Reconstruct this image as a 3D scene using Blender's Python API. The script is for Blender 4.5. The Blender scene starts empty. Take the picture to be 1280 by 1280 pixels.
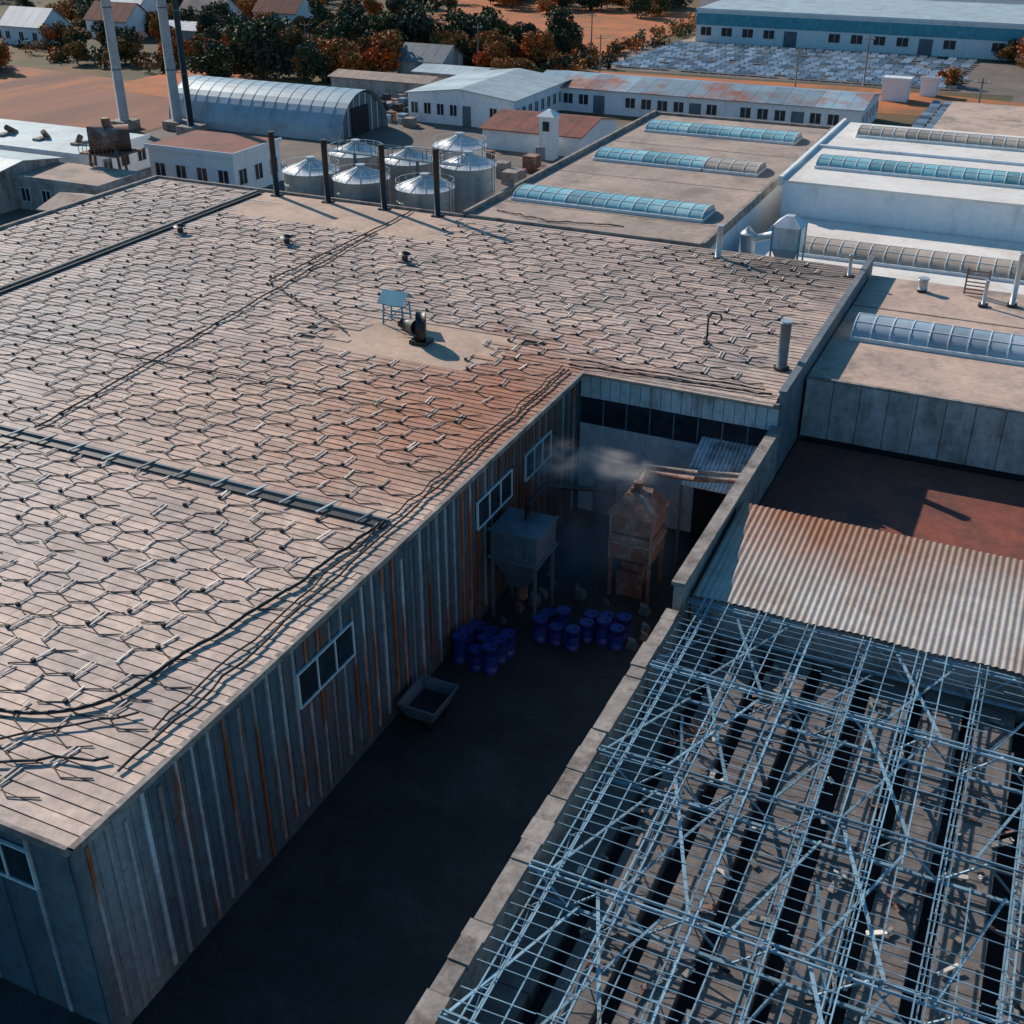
import bpy, math, random
from mathutils import Vector, Matrix
random.seed(7)
sc=bpy.context.scene
D=bpy.data
# ---------------------------------------------------------------- materials
def M(name,c1,c2=None,scale=1.0,rough=.85,metal=0.,bump=0.,island=0.,stain=None,stain_scale=.15,stain_lo=.5,stain_hi=.65,stretch=(1,1,1),zone=None,det=6,fine=0.):
    m=D.materials.new(name);m.use_nodes=True
    nt=m.node_tree;N=nt.nodes;L=nt.links
    b=N['Principled BSDF'];b.inputs['Roughness'].default_value=rough;b.inputs['Metallic'].default_value=metal
    if c2 is None:c2=tuple(v*.7 for v in c1)
    tc=N.new('ShaderNodeTexCoord');mp=N.new('ShaderNodeMapping');mp.inputs['Scale'].default_value=stretch
    L.new(tc.outputs['Object'],mp.inputs['Vector'])
    no=N.new('ShaderNodeTexNoise');no.inputs['Scale'].default_value=scale;no.inputs['Detail'].default_value=det;no.inputs['Roughness'].default_value=.65
    L.new(mp.outputs[0],no.inputs['Vector'])
    r=N.new('ShaderNodeMapRange');r.inputs[1].default_value=.35;r.inputs[2].default_value=.65
    L.new(no.outputs['Fac'],r.inputs[0])
    mx=N.new('ShaderNodeMix');mx.data_type='RGBA';mx.inputs[6].default_value=(*c1,1);mx.inputs[7].default_value=(*c2,1)
    L.new(r.outputs[0],mx.inputs[0]);col=mx.outputs[2]
    if stain:
        n2=N.new('ShaderNodeTexNoise');n2.inputs['Scale'].default_value=stain_scale;n2.inputs['Detail'].default_value=8;n2.inputs['Roughness'].default_value=.7
        L.new(mp.outputs[0],n2.inputs['Vector'])
        r2=N.new('ShaderNodeMapRange');r2.inputs[1].default_value=stain_lo;r2.inputs[2].default_value=stain_hi
        L.new(n2.outputs['Fac'],r2.inputs[0])
        m2=N.new('ShaderNodeMix');m2.data_type='RGBA';m2.inputs[7].default_value=(*stain,1)
        L.new(r2.outputs[0],m2.inputs[0]);L.new(col,m2.inputs[6]);col=m2.outputs[2]
    if zone:
        for (cx,cy,rx,ry),zc,amt in zone:
            sb=N.new('ShaderNodeVectorMath');sb.operation='SUBTRACT';sb.inputs[1].default_value=(cx,cy,0);L.new(tc.outputs['Object'],sb.inputs[0])
            ml=N.new('ShaderNodeVectorMath');ml.operation='MULTIPLY';ml.inputs[1].default_value=(1/rx,1/ry,0);L.new(sb.outputs[0],ml.inputs[0])
            le=N.new('ShaderNodeVectorMath');le.operation='LENGTH';L.new(ml.outputs[0],le.inputs[0])
            n3=N.new('ShaderNodeTexNoise');n3.inputs['Scale'].default_value=.5;n3.inputs['Detail'].default_value=8;L.new(tc.outputs['Object'],n3.inputs['Vector'])
            ad=N.new('ShaderNodeMath');ad.operation='ADD';L.new(le.outputs['Value'],ad.inputs[0]);L.new(n3.outputs['Fac'],ad.inputs[1])
            r3=N.new('ShaderNodeMapRange');r3.inputs[1].default_value=.7;r3.inputs[2].default_value=1.7;r3.inputs[3].default_value=amt;r3.inputs[4].default_value=0
            L.new(ad.outputs[0],r3.inputs[0])
            m3=N.new('ShaderNodeMix');m3.data_type='RGBA';m3.inputs[7].default_value=(*zc,1)
            L.new(r3.outputs[0],m3.inputs[0]);L.new(col,m3.inputs[6]);col=m3.outputs[2]
    if fine:
        n5=N.new('ShaderNodeTexNoise');n5.inputs['Scale'].default_value=2.2;n5.inputs['Detail'].default_value=8;n5.inputs['Roughness'].default_value=.75
        L.new(tc.outputs['Object'],n5.inputs['Vector'])
        r5=N.new('ShaderNodeMapRange');r5.inputs[1].default_value=.36;r5.inputs[2].default_value=.62;r5.inputs[3].default_value=1-fine;r5.inputs[4].default_value=1+fine*.15
        L.new(n5.outputs['Fac'],r5.inputs[0])
        m5=N.new('ShaderNodeVectorMath');m5.operation='SCALE';L.new(col,m5.inputs[0]);L.new(r5.outputs[0],m5.inputs['Scale']);col=m5.outputs[0]
    if island:
        g=N.new('ShaderNodeNewGeometry');r4=N.new('ShaderNodeMapRange');r4.inputs[3].default_value=1-island;r4.inputs[4].default_value=1+island*.6
        L.new(g.outputs['Random Per Island'],r4.inputs[0])
        m4=N.new('ShaderNodeVectorMath');m4.operation='SCALE';L.new(col,m4.inputs[0]);L.new(r4.outputs[0],m4.inputs['Scale']);col=m4.outputs[0]
    L.new(col,b.inputs['Base Color'])
    if bump:
        bp=N.new('ShaderNodeBump');bp.inputs['Strength'].default_value=bump;bp.inputs['Distance'].default_value=.08
        L.new(no.outputs['Fac'],bp.inputs['Height']);L.new(bp.outputs[0],b.inputs['Normal'])
    return m
m_sheet=M('roof_sheet',(.70,.52,.42),(.50,.385,.325),.35,.7,bump=.25,island=.16,fine=.30,stain=(.27,.235,.23),stain_scale=.22,stain_lo=.47,stain_hi=.76,
   zone=[((-25.5,50,8,12),(.40,.12,.045),.95),((-30,47,15,14),(.5,.26,.16),.5),((-16,80,9,5),(.12,.10,.09),.8),((-50,28,16,12),(.36,.35,.36),.6),((-55,50,12,18),(.38,.36,.37),.55),((-67,66,8,18),(.36,.34,.35),.5)])  # grey zones at left put the roof's bluish shade into the sheet colour
m_under=M('roof_gap',(.05,.045,.043))
m_bare=M('roof_felt_bare',(.62,.44,.33),(.48,.345,.265),.25,.9,bump=.2,fine=.2,stain=(.32,.235,.19),stain_scale=.3,stain_lo=.52,stain_hi=.78)
m_felt=M('roof_felt_brown',(.50,.38,.31),(.36,.28,.235),.2,.9,bump=.3,fine=.2,stain=(.20,.155,.135),stain_scale=.22,stain_lo=.48,stain_hi=.72)
m_felt2=M('roof_felt_pink',(.66,.48,.38),(.50,.37,.295),.25,.9,bump=.3,fine=.2,stain=(.30,.24,.2),stain_scale=.3)
m_white=M('roof_membrane_white',(.90,.86,.80),(.80,.75,.69),.15,.7,bump=.1,fine=.1,stain=(.56,.48,.40),stain_scale=.25,stain_lo=.50,stain_hi=.78)
m_whitewall=M('white_wall',(.88,.89,.89),(.80,.82,.83),.4,.8,fine=.1,stain=(.50,.48,.45),stain_scale=.5,stain_lo=.54,stain_hi=.82,stretch=(1,1,.3))
m_wall=M('wall_sheet_grey',(.105,.15,.18),(.065,.10,.125),.8,.7,fine=.3,stain=(.21,.08,.035),stain_scale=.45,stain_lo=.55,stain_hi=.68,stretch=(1,1,.18),bump=.2,
   zone=[((-22.3,50,3,6),(.20,.075,.035),.85),((-22.3,18.8,3,1.7),(.50,.51,.50),.55)])
m_rib=M('wall_rib_pale',(.58,.60,.60),(.32,.35,.36),1.6,.7,fine=.35,stain=(.42,.11,.03),stain_scale=.55,stain_lo=.48,stain_hi=.56,stretch=(1,1,.14),island=.45,zone=[((-22.3,50,3,6),(.17,.06,.03),.7)])
m_panel=M('wall_panel_white',(.66,.70,.72),(.46,.5,.52),.8,.8,fine=.25,stain=(.18,.12,.09),stain_scale=.8,stain_lo=.52,stain_hi=.72,stretch=(1,1,.3))
m_conc=M('concrete',(.42,.37,.33),(.26,.23,.205),.6,.9,bump=.6,fine=.3,stain=(.11,.09,.08),stain_scale=.9,stain_lo=.48,stain_hi=.68)
m_cap=M('parapet_cap',(.18,.21,.23),(.11,.13,.145),.8,.7,stain=(.3,.27,.24),stain_scale=1,stain_lo=.55,stain_hi=.7)
m_concg=M('concrete_facade',(.60,.56,.52),(.42,.40,.38),.5,.9,bump=.4,fine=.3,stain=(.20,.155,.125),stain_scale=.6,stretch=(1,1,.3),stain_lo=.46,stain_hi=.70)
m_asph=M('yard_asphalt',(.028,.036,.040),(.014,.019,.023),.4,.75,bump=.4,fine=.3,stain=(.052,.057,.06),stain_scale=.25,stain_lo=.5,stain_hi=.7)
m_farasph=M('rear_yard_concrete',(.18,.145,.125),(.10,.088,.08),.2,.9,bump=.3,stain=(.26,.19,.155),stain_scale=.1)
m_ground=M('ground_soil',(.11,.085,.035),(.055,.058,.028),.03,.95,stain=(.26,.11,.035),stain_scale=.02,stain_lo=.48,stain_hi=.64)
m_orange=M('field_orange',(.56,.16,.045),(.34,.12,.045),.12,.95,bump=.5,stain=(.14,.105,.045),stain_scale=.08,stain_lo=.48,stain_hi=.68)
m_brown=M('field_brown',(.29,.12,.075),(.17,.08,.058),.1,.95,bump=.5,stretch=(1,.2,1),stain=(.42,.15,.055),stain_scale=.08)
m_red=M('roof_red_brown',(.30,.085,.055),(.20,.065,.048),.5,.85,bump=.3,fine=.3,stain=(.08,.05,.045),stain_scale=.3,stain_lo=.48,stain_hi=.72)
m_corr=M('corrugated_iron',(.55,.50,.45),(.43,.385,.34),.4,.6,metal=.1,fine=.2,stain=(.34,.22,.15),stain_scale=.25,stain_lo=.5,stain_hi=.78,
   zone=[((-7,48.8,8,4.6),(.36,.13,.05),1.0),((4,49.3,16,3.4),(.36,.19,.11),.85)])
m_truss=M('steel_blue_paint',(.31,.48,.58),(.20,.34,.43),1.2,.45,metal=.2,stain=(.20,.13,.09),stain_scale=1.,stain_lo=.55,stain_hi=.7,island=.4)
m_black=M('black_steel',(.02,.02,.022),rough=.5)
m_rope=M('dark_cable',(.05,.045,.045),rough=.8)
m_strip=M('pale_batten',(.82,.74,.66),(.52,.45,.40),1.5,.8,island=.45)
m_galv=M('galvanised',(.58,.61,.63),(.44,.47,.49),.6,.4,metal=.35,stain=(.33,.31,.28),stain_scale=.8,stretch=(1,1,.3),stain_lo=.55,stain_hi=.8)
m_silo=M('silo_white_paint',(.80,.81,.82),(.64,.66,.68),.6,.4,metal=.15,fine=.2,stain=(.42,.38,.35),stain_scale=.8,stretch=(1,1,.2),stain_lo=.5,stain_hi=.75)
m_teal=M('teal_glazing',(.20,.44,.47),(.32,.54,.56),.8,.18,island=.4,stain=(.50,.62,.60),stain_scale=.25,stain_lo=.5,stain_hi=.7)
m_tang=M('dusty_glazing',(.56,.44,.33),(.42,.34,.27),.8,.35,island=.3)
m_greyg=M('grey_glazing',(.30,.38,.44),(.42,.48,.52),.8,.2,island=.3)
m_whitef=M('white_frame',(.78,.8,.8),(.62,.64,.64),2)
m_glass=M('dark_glass',(.015,.02,.025),(.03,.045,.06),1.5,.12)
m_rust=M('rusty_iron',(.30,.13,.08),(.17,.085,.06),1.5,.8,metal=.1,fine=.3,stain=(.5,.4,.35),stain_scale=.9,stain_lo=.50,stain_hi=.7)
m_blue=M('blue_plastic',(.02,.055,.30),(.012,.035,.18),1.5,.4,island=.5)
m_greyb=M('grey_blue_paint',(.15,.20,.235),(.09,.125,.15),1,.5,fine=.2,stain=(.12,.075,.05),stain_scale=1.2,stain_lo=.55,stain_hi=.7)
m_tealp=M('teal_paint',(.09,.40,.50),(.06,.28,.37),1,.5,fine=.2)
m_bluert=M('blue_rusty_roof',(.30,.42,.49),(.2,.30,.37),.15,.6,stain=(.34,.12,.06),stain_scale=.1,stain_lo=.46,stain_hi=.6,island=.3)
m_lblue=M('light_roof',(.50,.60,.63),(.36,.45,.49),.3,.6,fine=.15,island=.2,stain=(.3,.3,.29),stain_scale=.2,stain_lo=.52,stain_hi=.75)
m_hang=M('hangar_skin',(.36,.46,.52),(.26,.34,.39),.3,.45,metal=.2,stain=(.26,.20,.16),stain_scale=.3,stain_lo=.56,stain_hi=.8)
m_cream=M('chimney_cream',(.60,.52,.47),(.46,.40,.37),.5,fine=.2)
m_bark=M('bark',(.06,.045,.035))
m_pv=M('pv_panel',(.22,.30,.38),(.11,.17,.23),.6,.4,island=.7)
m_dark=M('near_black',(.02,.022,.025))
m_slabl=M('deck_felt',(.21,.185,.175),(.12,.11,.108),.5,.9,bump=.5,fine=.35,stain=(.32,.255,.21),stain_scale=.5,stain_lo=.52,stain_hi=.75)
def leafm(n,a,b): return M(n,a,b,.5,.8,island=.6)
L_or=leafm('leaves_orange',(.72,.17,.02),(.50,.11,.02))
L_ye=leafm('leaves_ochre',(.45,.20,.04),(.27,.12,.03))
L_gr=leafm('leaves_green',(.085,.11,.035),(.05,.075,.028))
L_dk=leafm('leaves_dark',(.045,.072,.042),(.028,.046,.028))
# ---------------------------------------------------------------- mesh builder
class B:
    def __init__(s): s.v=[];s.f=[];s.m=[];s.mats=[];s.sm=[]
    def mi(s,m):
        if m not in s.mats: s.mats.append(m)
        return s.mats.index(m)
    def poly(s,pts,m,sm=False):
        i=len(s.v);s.v+= [tuple(p) for p in pts];s.f.append(tuple(range(i,i+len(pts))));s.m.append(s.mi(m));s.sm.append(sm)
    def hexa(s,p,m):
        i=len(s.v);s.v+=[tuple(q) for q in p];k=s.mi(m)
        for f in ((0,3,2,1),(4,5,6,7),(0,1,5,4),(1,2,6,5),(2,3,7,6),(3,0,4,7)):
            s.f.append(tuple(i+j for j in f));s.m.append(k);s.sm.append(False)
    def box(s,x0,x1,y0,y1,z0,z1,m):
        s.hexa([(x0,y0,z0),(x1,y0,z0),(x1,y1,z0),(x0,y1,z0),(x0,y0,z1),(x1,y0,z1),(x1,y1,z1),(x0,y1,z1)],m)
    def beam(s,p,q,w,h,m):
        p=Vector(p);q=Vector(q);d=(q-p)
        if d.length<1e-5:return
        d.normalize();up=Vector((0,0,1)) if abs(d.z)<.95 else Vector((0,1,0))
        a=d.cross(up).normalized()*w/2;b=a.cross(d).normalized()*h/2
        s.hexa([p-a-b,p+a-b,q+a-b,q-a-b,p-a+b,p+a+b,q+a+b,q-a+b],m)
    def cyl(s,p,q,r,m,n=12,r2=None,caps=True):
        p=Vector(p);q=Vector(q);d=(q-p).normalized();up=Vector((0,0,1)) if abs(d.z)<.95 else Vector((0,1,0))
        a=d.cross(up).normalized();b=a.cross(d);r2=r if r2 is None else r2
        i=len(s.v);k=s.mi(m)
        for c,rr in((p,r),(q,r2)):
            for j in range(n):
                t=2*math.pi*j/n;s.v.append(tuple(c+(a*math.cos(t)+b*math.sin(t))*rr))
        for j in range(n):
            jj=(j+1)%n;s.f.append((i+j,i+jj,i+n+jj,i+n+j));s.m.append(k);s.sm.append(True)
        if caps:
            s.f.append(tuple(i+j for j in range(n)));s.m.append(k);s.sm.append(False)
            s.f.append(tuple(i+n+n-1-j for j in range(n)));s.m.append(k);s.sm.append(False)
    def tube(s,pts,r,m,n=6):
        for a,b in zip(pts,pts[1:]): s.cyl(a,b,r,m,n)
    def obj(s,name,parent=None):
        me=D.meshes.new(name);me.from_pydata(s.v,[],s.f)
        for m in s.mats: me.materials.append(m)
        me.polygons.foreach_set('material_index',s.m);me.polygons.foreach_set('use_smooth',s.sm);me.update()
        o=D.objects.new(name,me);sc.collection.objects.link(o)
        if parent:o.parent=parent
        return o
def E(name):
    o=D.objects.new(name,None);sc.collection.objects.link(o);o.empty_display_size=.5;return o
def window(b,axis,c,sgn,u0,u1,z0,z1,n=3,fr=m_whitef,gl=m_glass,t=.07):
    def bx(ua,ub,za,zb,d0,d1,m):
        lo,hi=sorted((c+sgn*d0,c+sgn*d1))
        if axis=='x': b.box(lo,hi,ua,ub,za,zb,m)
        else: b.box(ua,ub,lo,hi,za,zb,m)
    bx(u0,u1,z0,z1,-.02,.03,gl)
    bx(u0-t,u1+t,z1,z1+t,-.02,.09,fr);bx(u0-t,u1+t,z0-t,z0,-.02,.09,fr)
    bx(u0-t,u0,z0,z1,-.02,.085,fr);bx(u1,u1+t,z0,z1,-.02,.085,fr)
    for i in range(1,n):
        u=u0+(u1-u0)*i/n;bx(u-t/2,u+t/2,z0+.002,z1-.002,.031,.075,fr)
def barrel(name,x0,x1,yc,w,rise,z,gm,fm=m_whitef,pan=1.1):
    root=E(name);g=B();f=B();n=9
    prof=[(yc-w*math.cos(math.pi*j/n),z+.2+rise*math.sin(math.pi*j/n)) for j in range(n+1)]
    k=max(1,int((x1-x0)/pan));dx=(x1-x0)/k
    for i in range(k):
        a=x0+i*dx+.02;c=x0+(i+1)*dx-.02
        i0=len(g.v);mi=g.mi(gm)
        for (y,zz) in prof: g.v.append((a,y,zz));g.v.append((c,y,zz))
        for j in range(n):
            g.f.append((i0+2*j,i0+2*j+1,i0+2*j+3,i0+2*j+2));g.m.append(mi);g.sm.append(True)
    for i in range(k+1):
        x=x0+i*dx
        for (a,b_) in zip(prof,prof[1:]): f.beam((x,a[0],a[1]+.02),(x,b_[0],b_[1]+.02),.06,.05,fm)
    for j in (3,6): f.beam((x0,prof[j][0],prof[j][1]+.02),(x1,prof[j][0],prof[j][1]+.02),.04,.04,fm)
    g.poly([(x0,y,zz) for y,zz in prof],gm);g.poly([(x1,y,zz) for y,zz in reversed(prof)],gm)
    f.box(x0-.1,x1+.1,yc-w-.15,yc-w+.03,z,z+.25,fm);f.box(x0-.1,x1+.1,yc+w-.03,yc+w+.15,z,z+.25,fm)
    f.box(x0-.12,x0-.01,yc-w+.03,yc+w-.03,z,z+.24,fm);f.box(x1+.01,x1+.12,yc-w+.03,yc+w-.03,z,z+.24,fm)
    g.obj('glazing',root);f.obj('ribs_and_curb',root);return root
# ================================================================= GROUND
b=B();b.poly([(-1500,-600,0),(1200,-600,0),(1200,2600,0),(-1500,2600,0)],m_ground);b.obj('ground')
b=B();b.poly([(-118,-60,.02),(60,-60,.02),(60,84,.02),(-118,84,.02)],m_asph);b.obj('yard_pavement')
b=B();b.poly([(-118,84,.02),(60,84,.02),(60,168,.02),(-118,168,.02)],m_farasph);b.obj('rear_yard_pavement')
def sheet(name,pts,m,z):
    b=B();b.poly([(x,y,z) for x,y in pts],m);return b.obj(name)
sheet('orange_grass_field',[(-132,222),(-84,212),(-84,300),(-160,310)],m_orange,.03)
sheet('gravel_field',[(-84,250),(-84,212),(-10,214),(-10,205),(20,205),(20,250)],m_farasph,.024)
sheet('grass_strip',[(-84,188),(20,192),(20,204),(-34,212),(-84,209)],m_orange,.03)
sheet('ploughed_field',[(-260,120),(-119,118),(-119,162),(-240,176)],m_brown,.03)
sheet('grass_field',[(-150,158),(-119,152),(-112,176),(-150,180)],m_orange,.045)
sheet('country_road',[(-84,212),(-79,211),(-62,330),(-70,330)],M('road_dust',(.34,.24,.18),(.26,.18,.14),.2),.05)
# ================================================================= MAIN HALL
root=E('factory_hall')
b=B()
b.box(-73,-22.35,17.4,56.9,.02,8.75,m_wall);b.box(-73,-11.1,56.95,82,.02,8.75,m_wall);b.obj('walls',root)
b=B()
y=17.75
while y<56.6:
    wd=random.uniform(.05,.09);b.box(-22.35,-22.27+random.uniform(-.01,.02),y-wd,y+wd,random.uniform(.1,.9),random.uniform(7.6,8.7) if random.random()<.25 else 8.7,m_rib);y+=.82+random.uniform(-.04,.04)
y=18.16
while y<56.8:
    for za,zb in((.1,3.05),(3.09,6.05),(6.09,8.7)): b.box(-22.35,-22.315-random.uniform(0,.012),y-.12,y+.12,za,zb,m_wall)
    y+=.82
b.obj('wall_ribs',root)
b=B()
x=-72.
while x<-22.5:
    b.box(x-.08,x+.08,17.33,17.4,.1,8.7,m_wall if int(x)%3 else m_rib);x+=1.64
b.obj('gable_ribs',root)
b=B()
for a,c,z0,z1,n in((28.6,32.4,5.6,7.1,3),(43.8,47.6,5.5,6.9,3),(49.4,52.6,5.5,6.9,3)): window(b,'x',-22.27,1,a,c,z0,z1,n)
for i in range(4): window(b,'y',17.32,-1,-29-6*i,-24.4-6*i,6.0,7.5,4)
b.box(-22.34,-22.22,17.1,17.35,.1,8.7,m_wall)
b.obj('windows',root)
b=B()
for i in range(19):
    x=-22.2+i*.59
    b.box(x,x+.555,56.84-random.uniform(0,.02),56.93,7.35,8.72,m_panel)
for i in range(8):
    x=-22.15+i*1.38
    b.box(x,x+1.3,56.86,56.93,5.75,7.28,m_glass);b.box(x+1.3,x+1.38,56.84,56.94,5.75,7.28,m_greyb)
b.box(-22.2,-11.2,56.85,56.93,.1,5.7,m_panel)
b.box(-15.2,-12.2,56.78,56.85,.1,3.6,m_dark);b.box(-21.2,-19.8,56.78,56.85,.1,2.3,m_greyb);b.obj('notch_cladding',root)
b=B();b.box(-73.2,-22.1,17.1,56.7,8.75,8.86,m_under);b.box(-73.2,-11,56.7,82.2,8.75,8.86,m_under);b.obj('roof_deck',root)
b=B()
def bare(x,y): return (-61<x<-42 and y>75.2) or (-37.5<x<-28 and 53.5<y<59.5)
y=17.0
while y<82:
    x1=-21.95 if y+.5<56.7 else -11.25
    x=-73.2-random.random()*4
    while x<x1:
        l=random.choice((3.5,5.2,6))
        a=max(x,-73.2);c=min(x+l,x1)
        if c-a>.2 and not bare((a+c)/2,y):
            h=8.93+random.uniform(-.008,.014)
            e0=random.uniform(-.05,.05) if c==x1 else 0
            b.hexa([(a,y,8.87),(c-.012+e0,y,8.87),(c-.012+e0,y+.455,8.87),(a,y+.455,8.87),
                    (a,y,h+.03),(c-.012+e0,y,h+.03),(c-.012+e0,y+.455,h),(a,y+.455,h)],m_sheet)
        x+=l
    y+=.48
b.obj('roof_sheets',root)
b=B()
b.box(-61.5,-40,75.2,82.1,8.87,8.945,m_bare);b.box(-38.5,-27,53.2,60.1,8.87,8.915,m_bare);b.obj('bare_roof_patches',root)
b=B()
b.box(-22.12,-21.9,17,56.75,8.7,8.96,m_conc);b.box(-21.9,-11.0,56.62,56.8,8.7,8.97,m_conc)
b.box(-73.3,-22.12,16.86,17.0,8.66,8.97,m_conc);b.box(-73.5,-73.2,17,82.3,8.6,9.15,m_conc);b.box(-73.2,-42.6,82.2,82.4,8.6,9.15,m_conc)
b.obj('eaves',root)
b=B();s=B();nd=B()
P=1.72;Q=1.28;zr=8.99
j=0;y=18.0
while y<81.3:
    off=(j%2)*P/2
    x=-72.6+off
    while True:
        xm=-22.9 if y<58.0 else -11.8
        if x+P>xm: break
        jx=random.uniform(-.12,.12);jy=random.uniform(-.12,.12)
        dead=bare(x+P/2,y) or abs(y-37.1)<.6 or abs(x+62)<.6 or random.random()<.05
        if not dead:
            A=(x+jx,y+.2+jy,zr);C=(x+P/2,y-.2+jy,zr-.01);Dd=(x+P+jx,y+.2+jy,zr)
            if random.random()<.93:b.beam(A,C,.035,.035,m_rope)
            if random.random()<.93:b.beam(C,Dd,.035,.035,m_rope)
            w=random.uniform(.04,.09);sk=random.uniform(-.12,.2)
            s.beam((x+jx,y+.18+jy,zr+.02),(x+jx+sk,y+Q-.18+jy,zr+.01),w,.04,m_strip)
            if random.random()<.45: s.beam((x+jx+.18,y+.1+jy,zr+.01),(x+jx+sk+.18,y+Q-.15+jy,zr+.0),w*.7,.04,m_strip)
            if random.random()<.5: nd.box(x+jx-.07,x+jx+.07,y+.12+jy,y+.25+jy,8.95,zr+.09,m_rope)
        x+=P
    y+=Q;j+=1
b.obj('net_cables',root);s.obj('net_battens',root);nd.obj('net_clamps',root)
b=B()
b.beam((-73,37.3,9.07),(-23.2,37.3,9.07),.12,.14,m_cap);b.beam((-73,36.9,9.0),(-23.2,36.9,9.0),.34,.1,m_black)
x=-72
while x<-23.5:
    b.beam((x,36.5,9.17),(x+.3,37.7,9.17),.09,.06,m_greyb if random.random()<.6 else m_lblue);x+=random.uniform(1.6,2.3)
b.beam((-62,18,9.1),(-62,81.5,9.1),.28,.25,m_conc);b.beam((-61.6,18,9.05),(-61.6,81.5,9.05),.2,.12,m_rope)
b.obj('roof_joint_pipes',root)
def wob(p,q,n,a,z,arc=0):
    p=Vector((*p,z));q=Vector((*q,z));o=[]
    for i in range(n+1):
        t=i/n;v=p.lerp(q,t);v+=Vector((random.uniform(-a,a),random.uniform(-a,a),random.uniform(0,a*.3)));o.append(v)
    return o
b=B()
b.tube(wob((-22.9,20),(-22.8,56.2),40,.09,9.06),.05,m_rope);b.tube(wob((-23.4,22),(-23.2,56.5),36,.14,9.05),.04,m_rope)
b.tube(wob((-23,56.9),(-11.6,57.6),14,.12,9.06),.06,m_rope);b.tube(wob((-23.2,57.6),(-12,58.1),14,.15,9.06),.045,m_rope)
b.tube(wob((-44,38),(-46.6,75.5),40,.1,9.07),.05,m_rope);b.tube(wob((-46,18),(-43.8,36),20,.1,9.07),.05,m_rope)
b.tube(wob((-37,56),(-47,62),16,.12,9.07)+wob((-47,62),(-47,81.8),20,.1,9.07),.05,m_rope)
b.tube(wob((-72,47),(-24,48),40,.1,9.07),.035,m_rope)
arc=[Vector((-29.5+4.2*math.sin(t),24.0-3.4*math.cos(t),9.1)) for t in [i*.14-.9 for i in range(18)]]
b.tube(arc+wob((-25.2,25.2),(-24.0,31),8,.1,9.08)+wob((-24.0,31),(-23.4,37),8,.1,9.08),.075,m_black)
b.tube(wob((-29,17.6),(-23.5,20.5),10,.15,9.07),.05,m_rope);b.tube(wob((-34,20.6),(-28,19.2),10,.12,9.07)+wob((-28,19.2),(-24.2,22.5),8,.1,9.07),.04,m_rope)
b.obj('loose_cables',root)
for (x,y) in((-51,70),(-60,69),(-41,70)):
    b=B();b.cyl((x,y,8.95),(x,y,9.45),.22,m_rope,10);b.cyl((x,y,9.5),(x,y,9.72),.5,m_black,10,.12);b.box(x-.35,x+.35,y-.35,y+.35,8.93,9.05,m_conc);b.obj('roof_vent')
r=E('roof_exhaust_fan');b=B()
for dx in(-.7,.7):
    for dy in(-.5,.5): b.beam((-35.3+dx,59.0+dy,8.93),(-35.3+dx*.9,59.0+dy*.9,10.3),.08,.08,m_tealp)
for k in(9.5,10.2):
    b.beam((-36,58.5,k),(-34.6,58.5,k),.06,.06,m_tealp);b.beam((-36,59.5,k),(-34.6,59.5,k),.06,.06,m_tealp)
b.beam((-36,58.5,9),(-34.6,58.5,10.2),.05,.05,m_tealp)
b.poly([(-36.2,58.2,10.35),(-34.4,58.2,10.35),(-34.4,59.0,11.0),(-36.2,59.0,11.0)],m_tealp);b.poly([(-36.2,59.0,11.0),(-34.4,59.0,11.0),(-34.4,59.8,10.35),(-36.2,59.8,10.35)],m_tealp)
b.obj('canopy_frame',r);b=B()
b.cyl((-32.6,56.6,9.95),(-32.1,56.85,9.95),.85,m_black,20);b.cyl((-33.9,57.3,9.7),(-32.7,56.8,9.8),.3,m_black,12,.45);b.box(-32.9,-31.8,56.2,57.2,8.93,9.15,m_black)
b.beam((-34.8,58.4,9.2),(-32.8,57.2,9.2),.25,.3,m_rope);b.obj('fan_housing',r)
b=B();b.box(-11.1,-10.8,56.95,83,.05,9.55,m_cap);b.box(-11.15,-10.75,56.9,83.1,9.55,9.65,m_cap)
y=58
while y<83: b.beam((-11.12,y,9.3),(-11.12,y+1.2,9.3),.06,.5,m_conc);y+=1.9
b.obj('parapet_wall')
b=B();b.cyl((-12.1,61.6,8.9),(-12.1,61.6,11.7),.3,m_cap,14);b.cyl((-12.1,61.6,11.7),(-12.1,61.6,11.8),.34,m_galv,14);b.cyl((-12.1,61.6,8.9),(-12.1,61.6,9.1),.45,m_rope,14);b.obj('vent_stack')
b=B();b.tube([(-17,63.5,9),(-17,63.5,10.6),(-16.8,63.5,10.9),(-16.3,63.5,10.9),(-16.2,63.5,10.6)],.06,m_rope,8);b.cyl((-17,63.5,8.9),(-17,63.5,9.1),.2,m_rope);b.obj('gooseneck_vent')
for x,h in((-60,5.2),(-54.9,5.0),(-49.5,5.1),(-44.6,5.2)):
    b=B();b.cyl((x,81.6,8.9),(x,81.6,8.9+h),.24,m_black,12);b.box(x-.4,x+.4,81.2,82,8.9,9.05,m_black);b.cyl((x,81.6,8.9+h),(x,81.6,9+h),.28,m_black,12);b.obj('black_flue')
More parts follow.
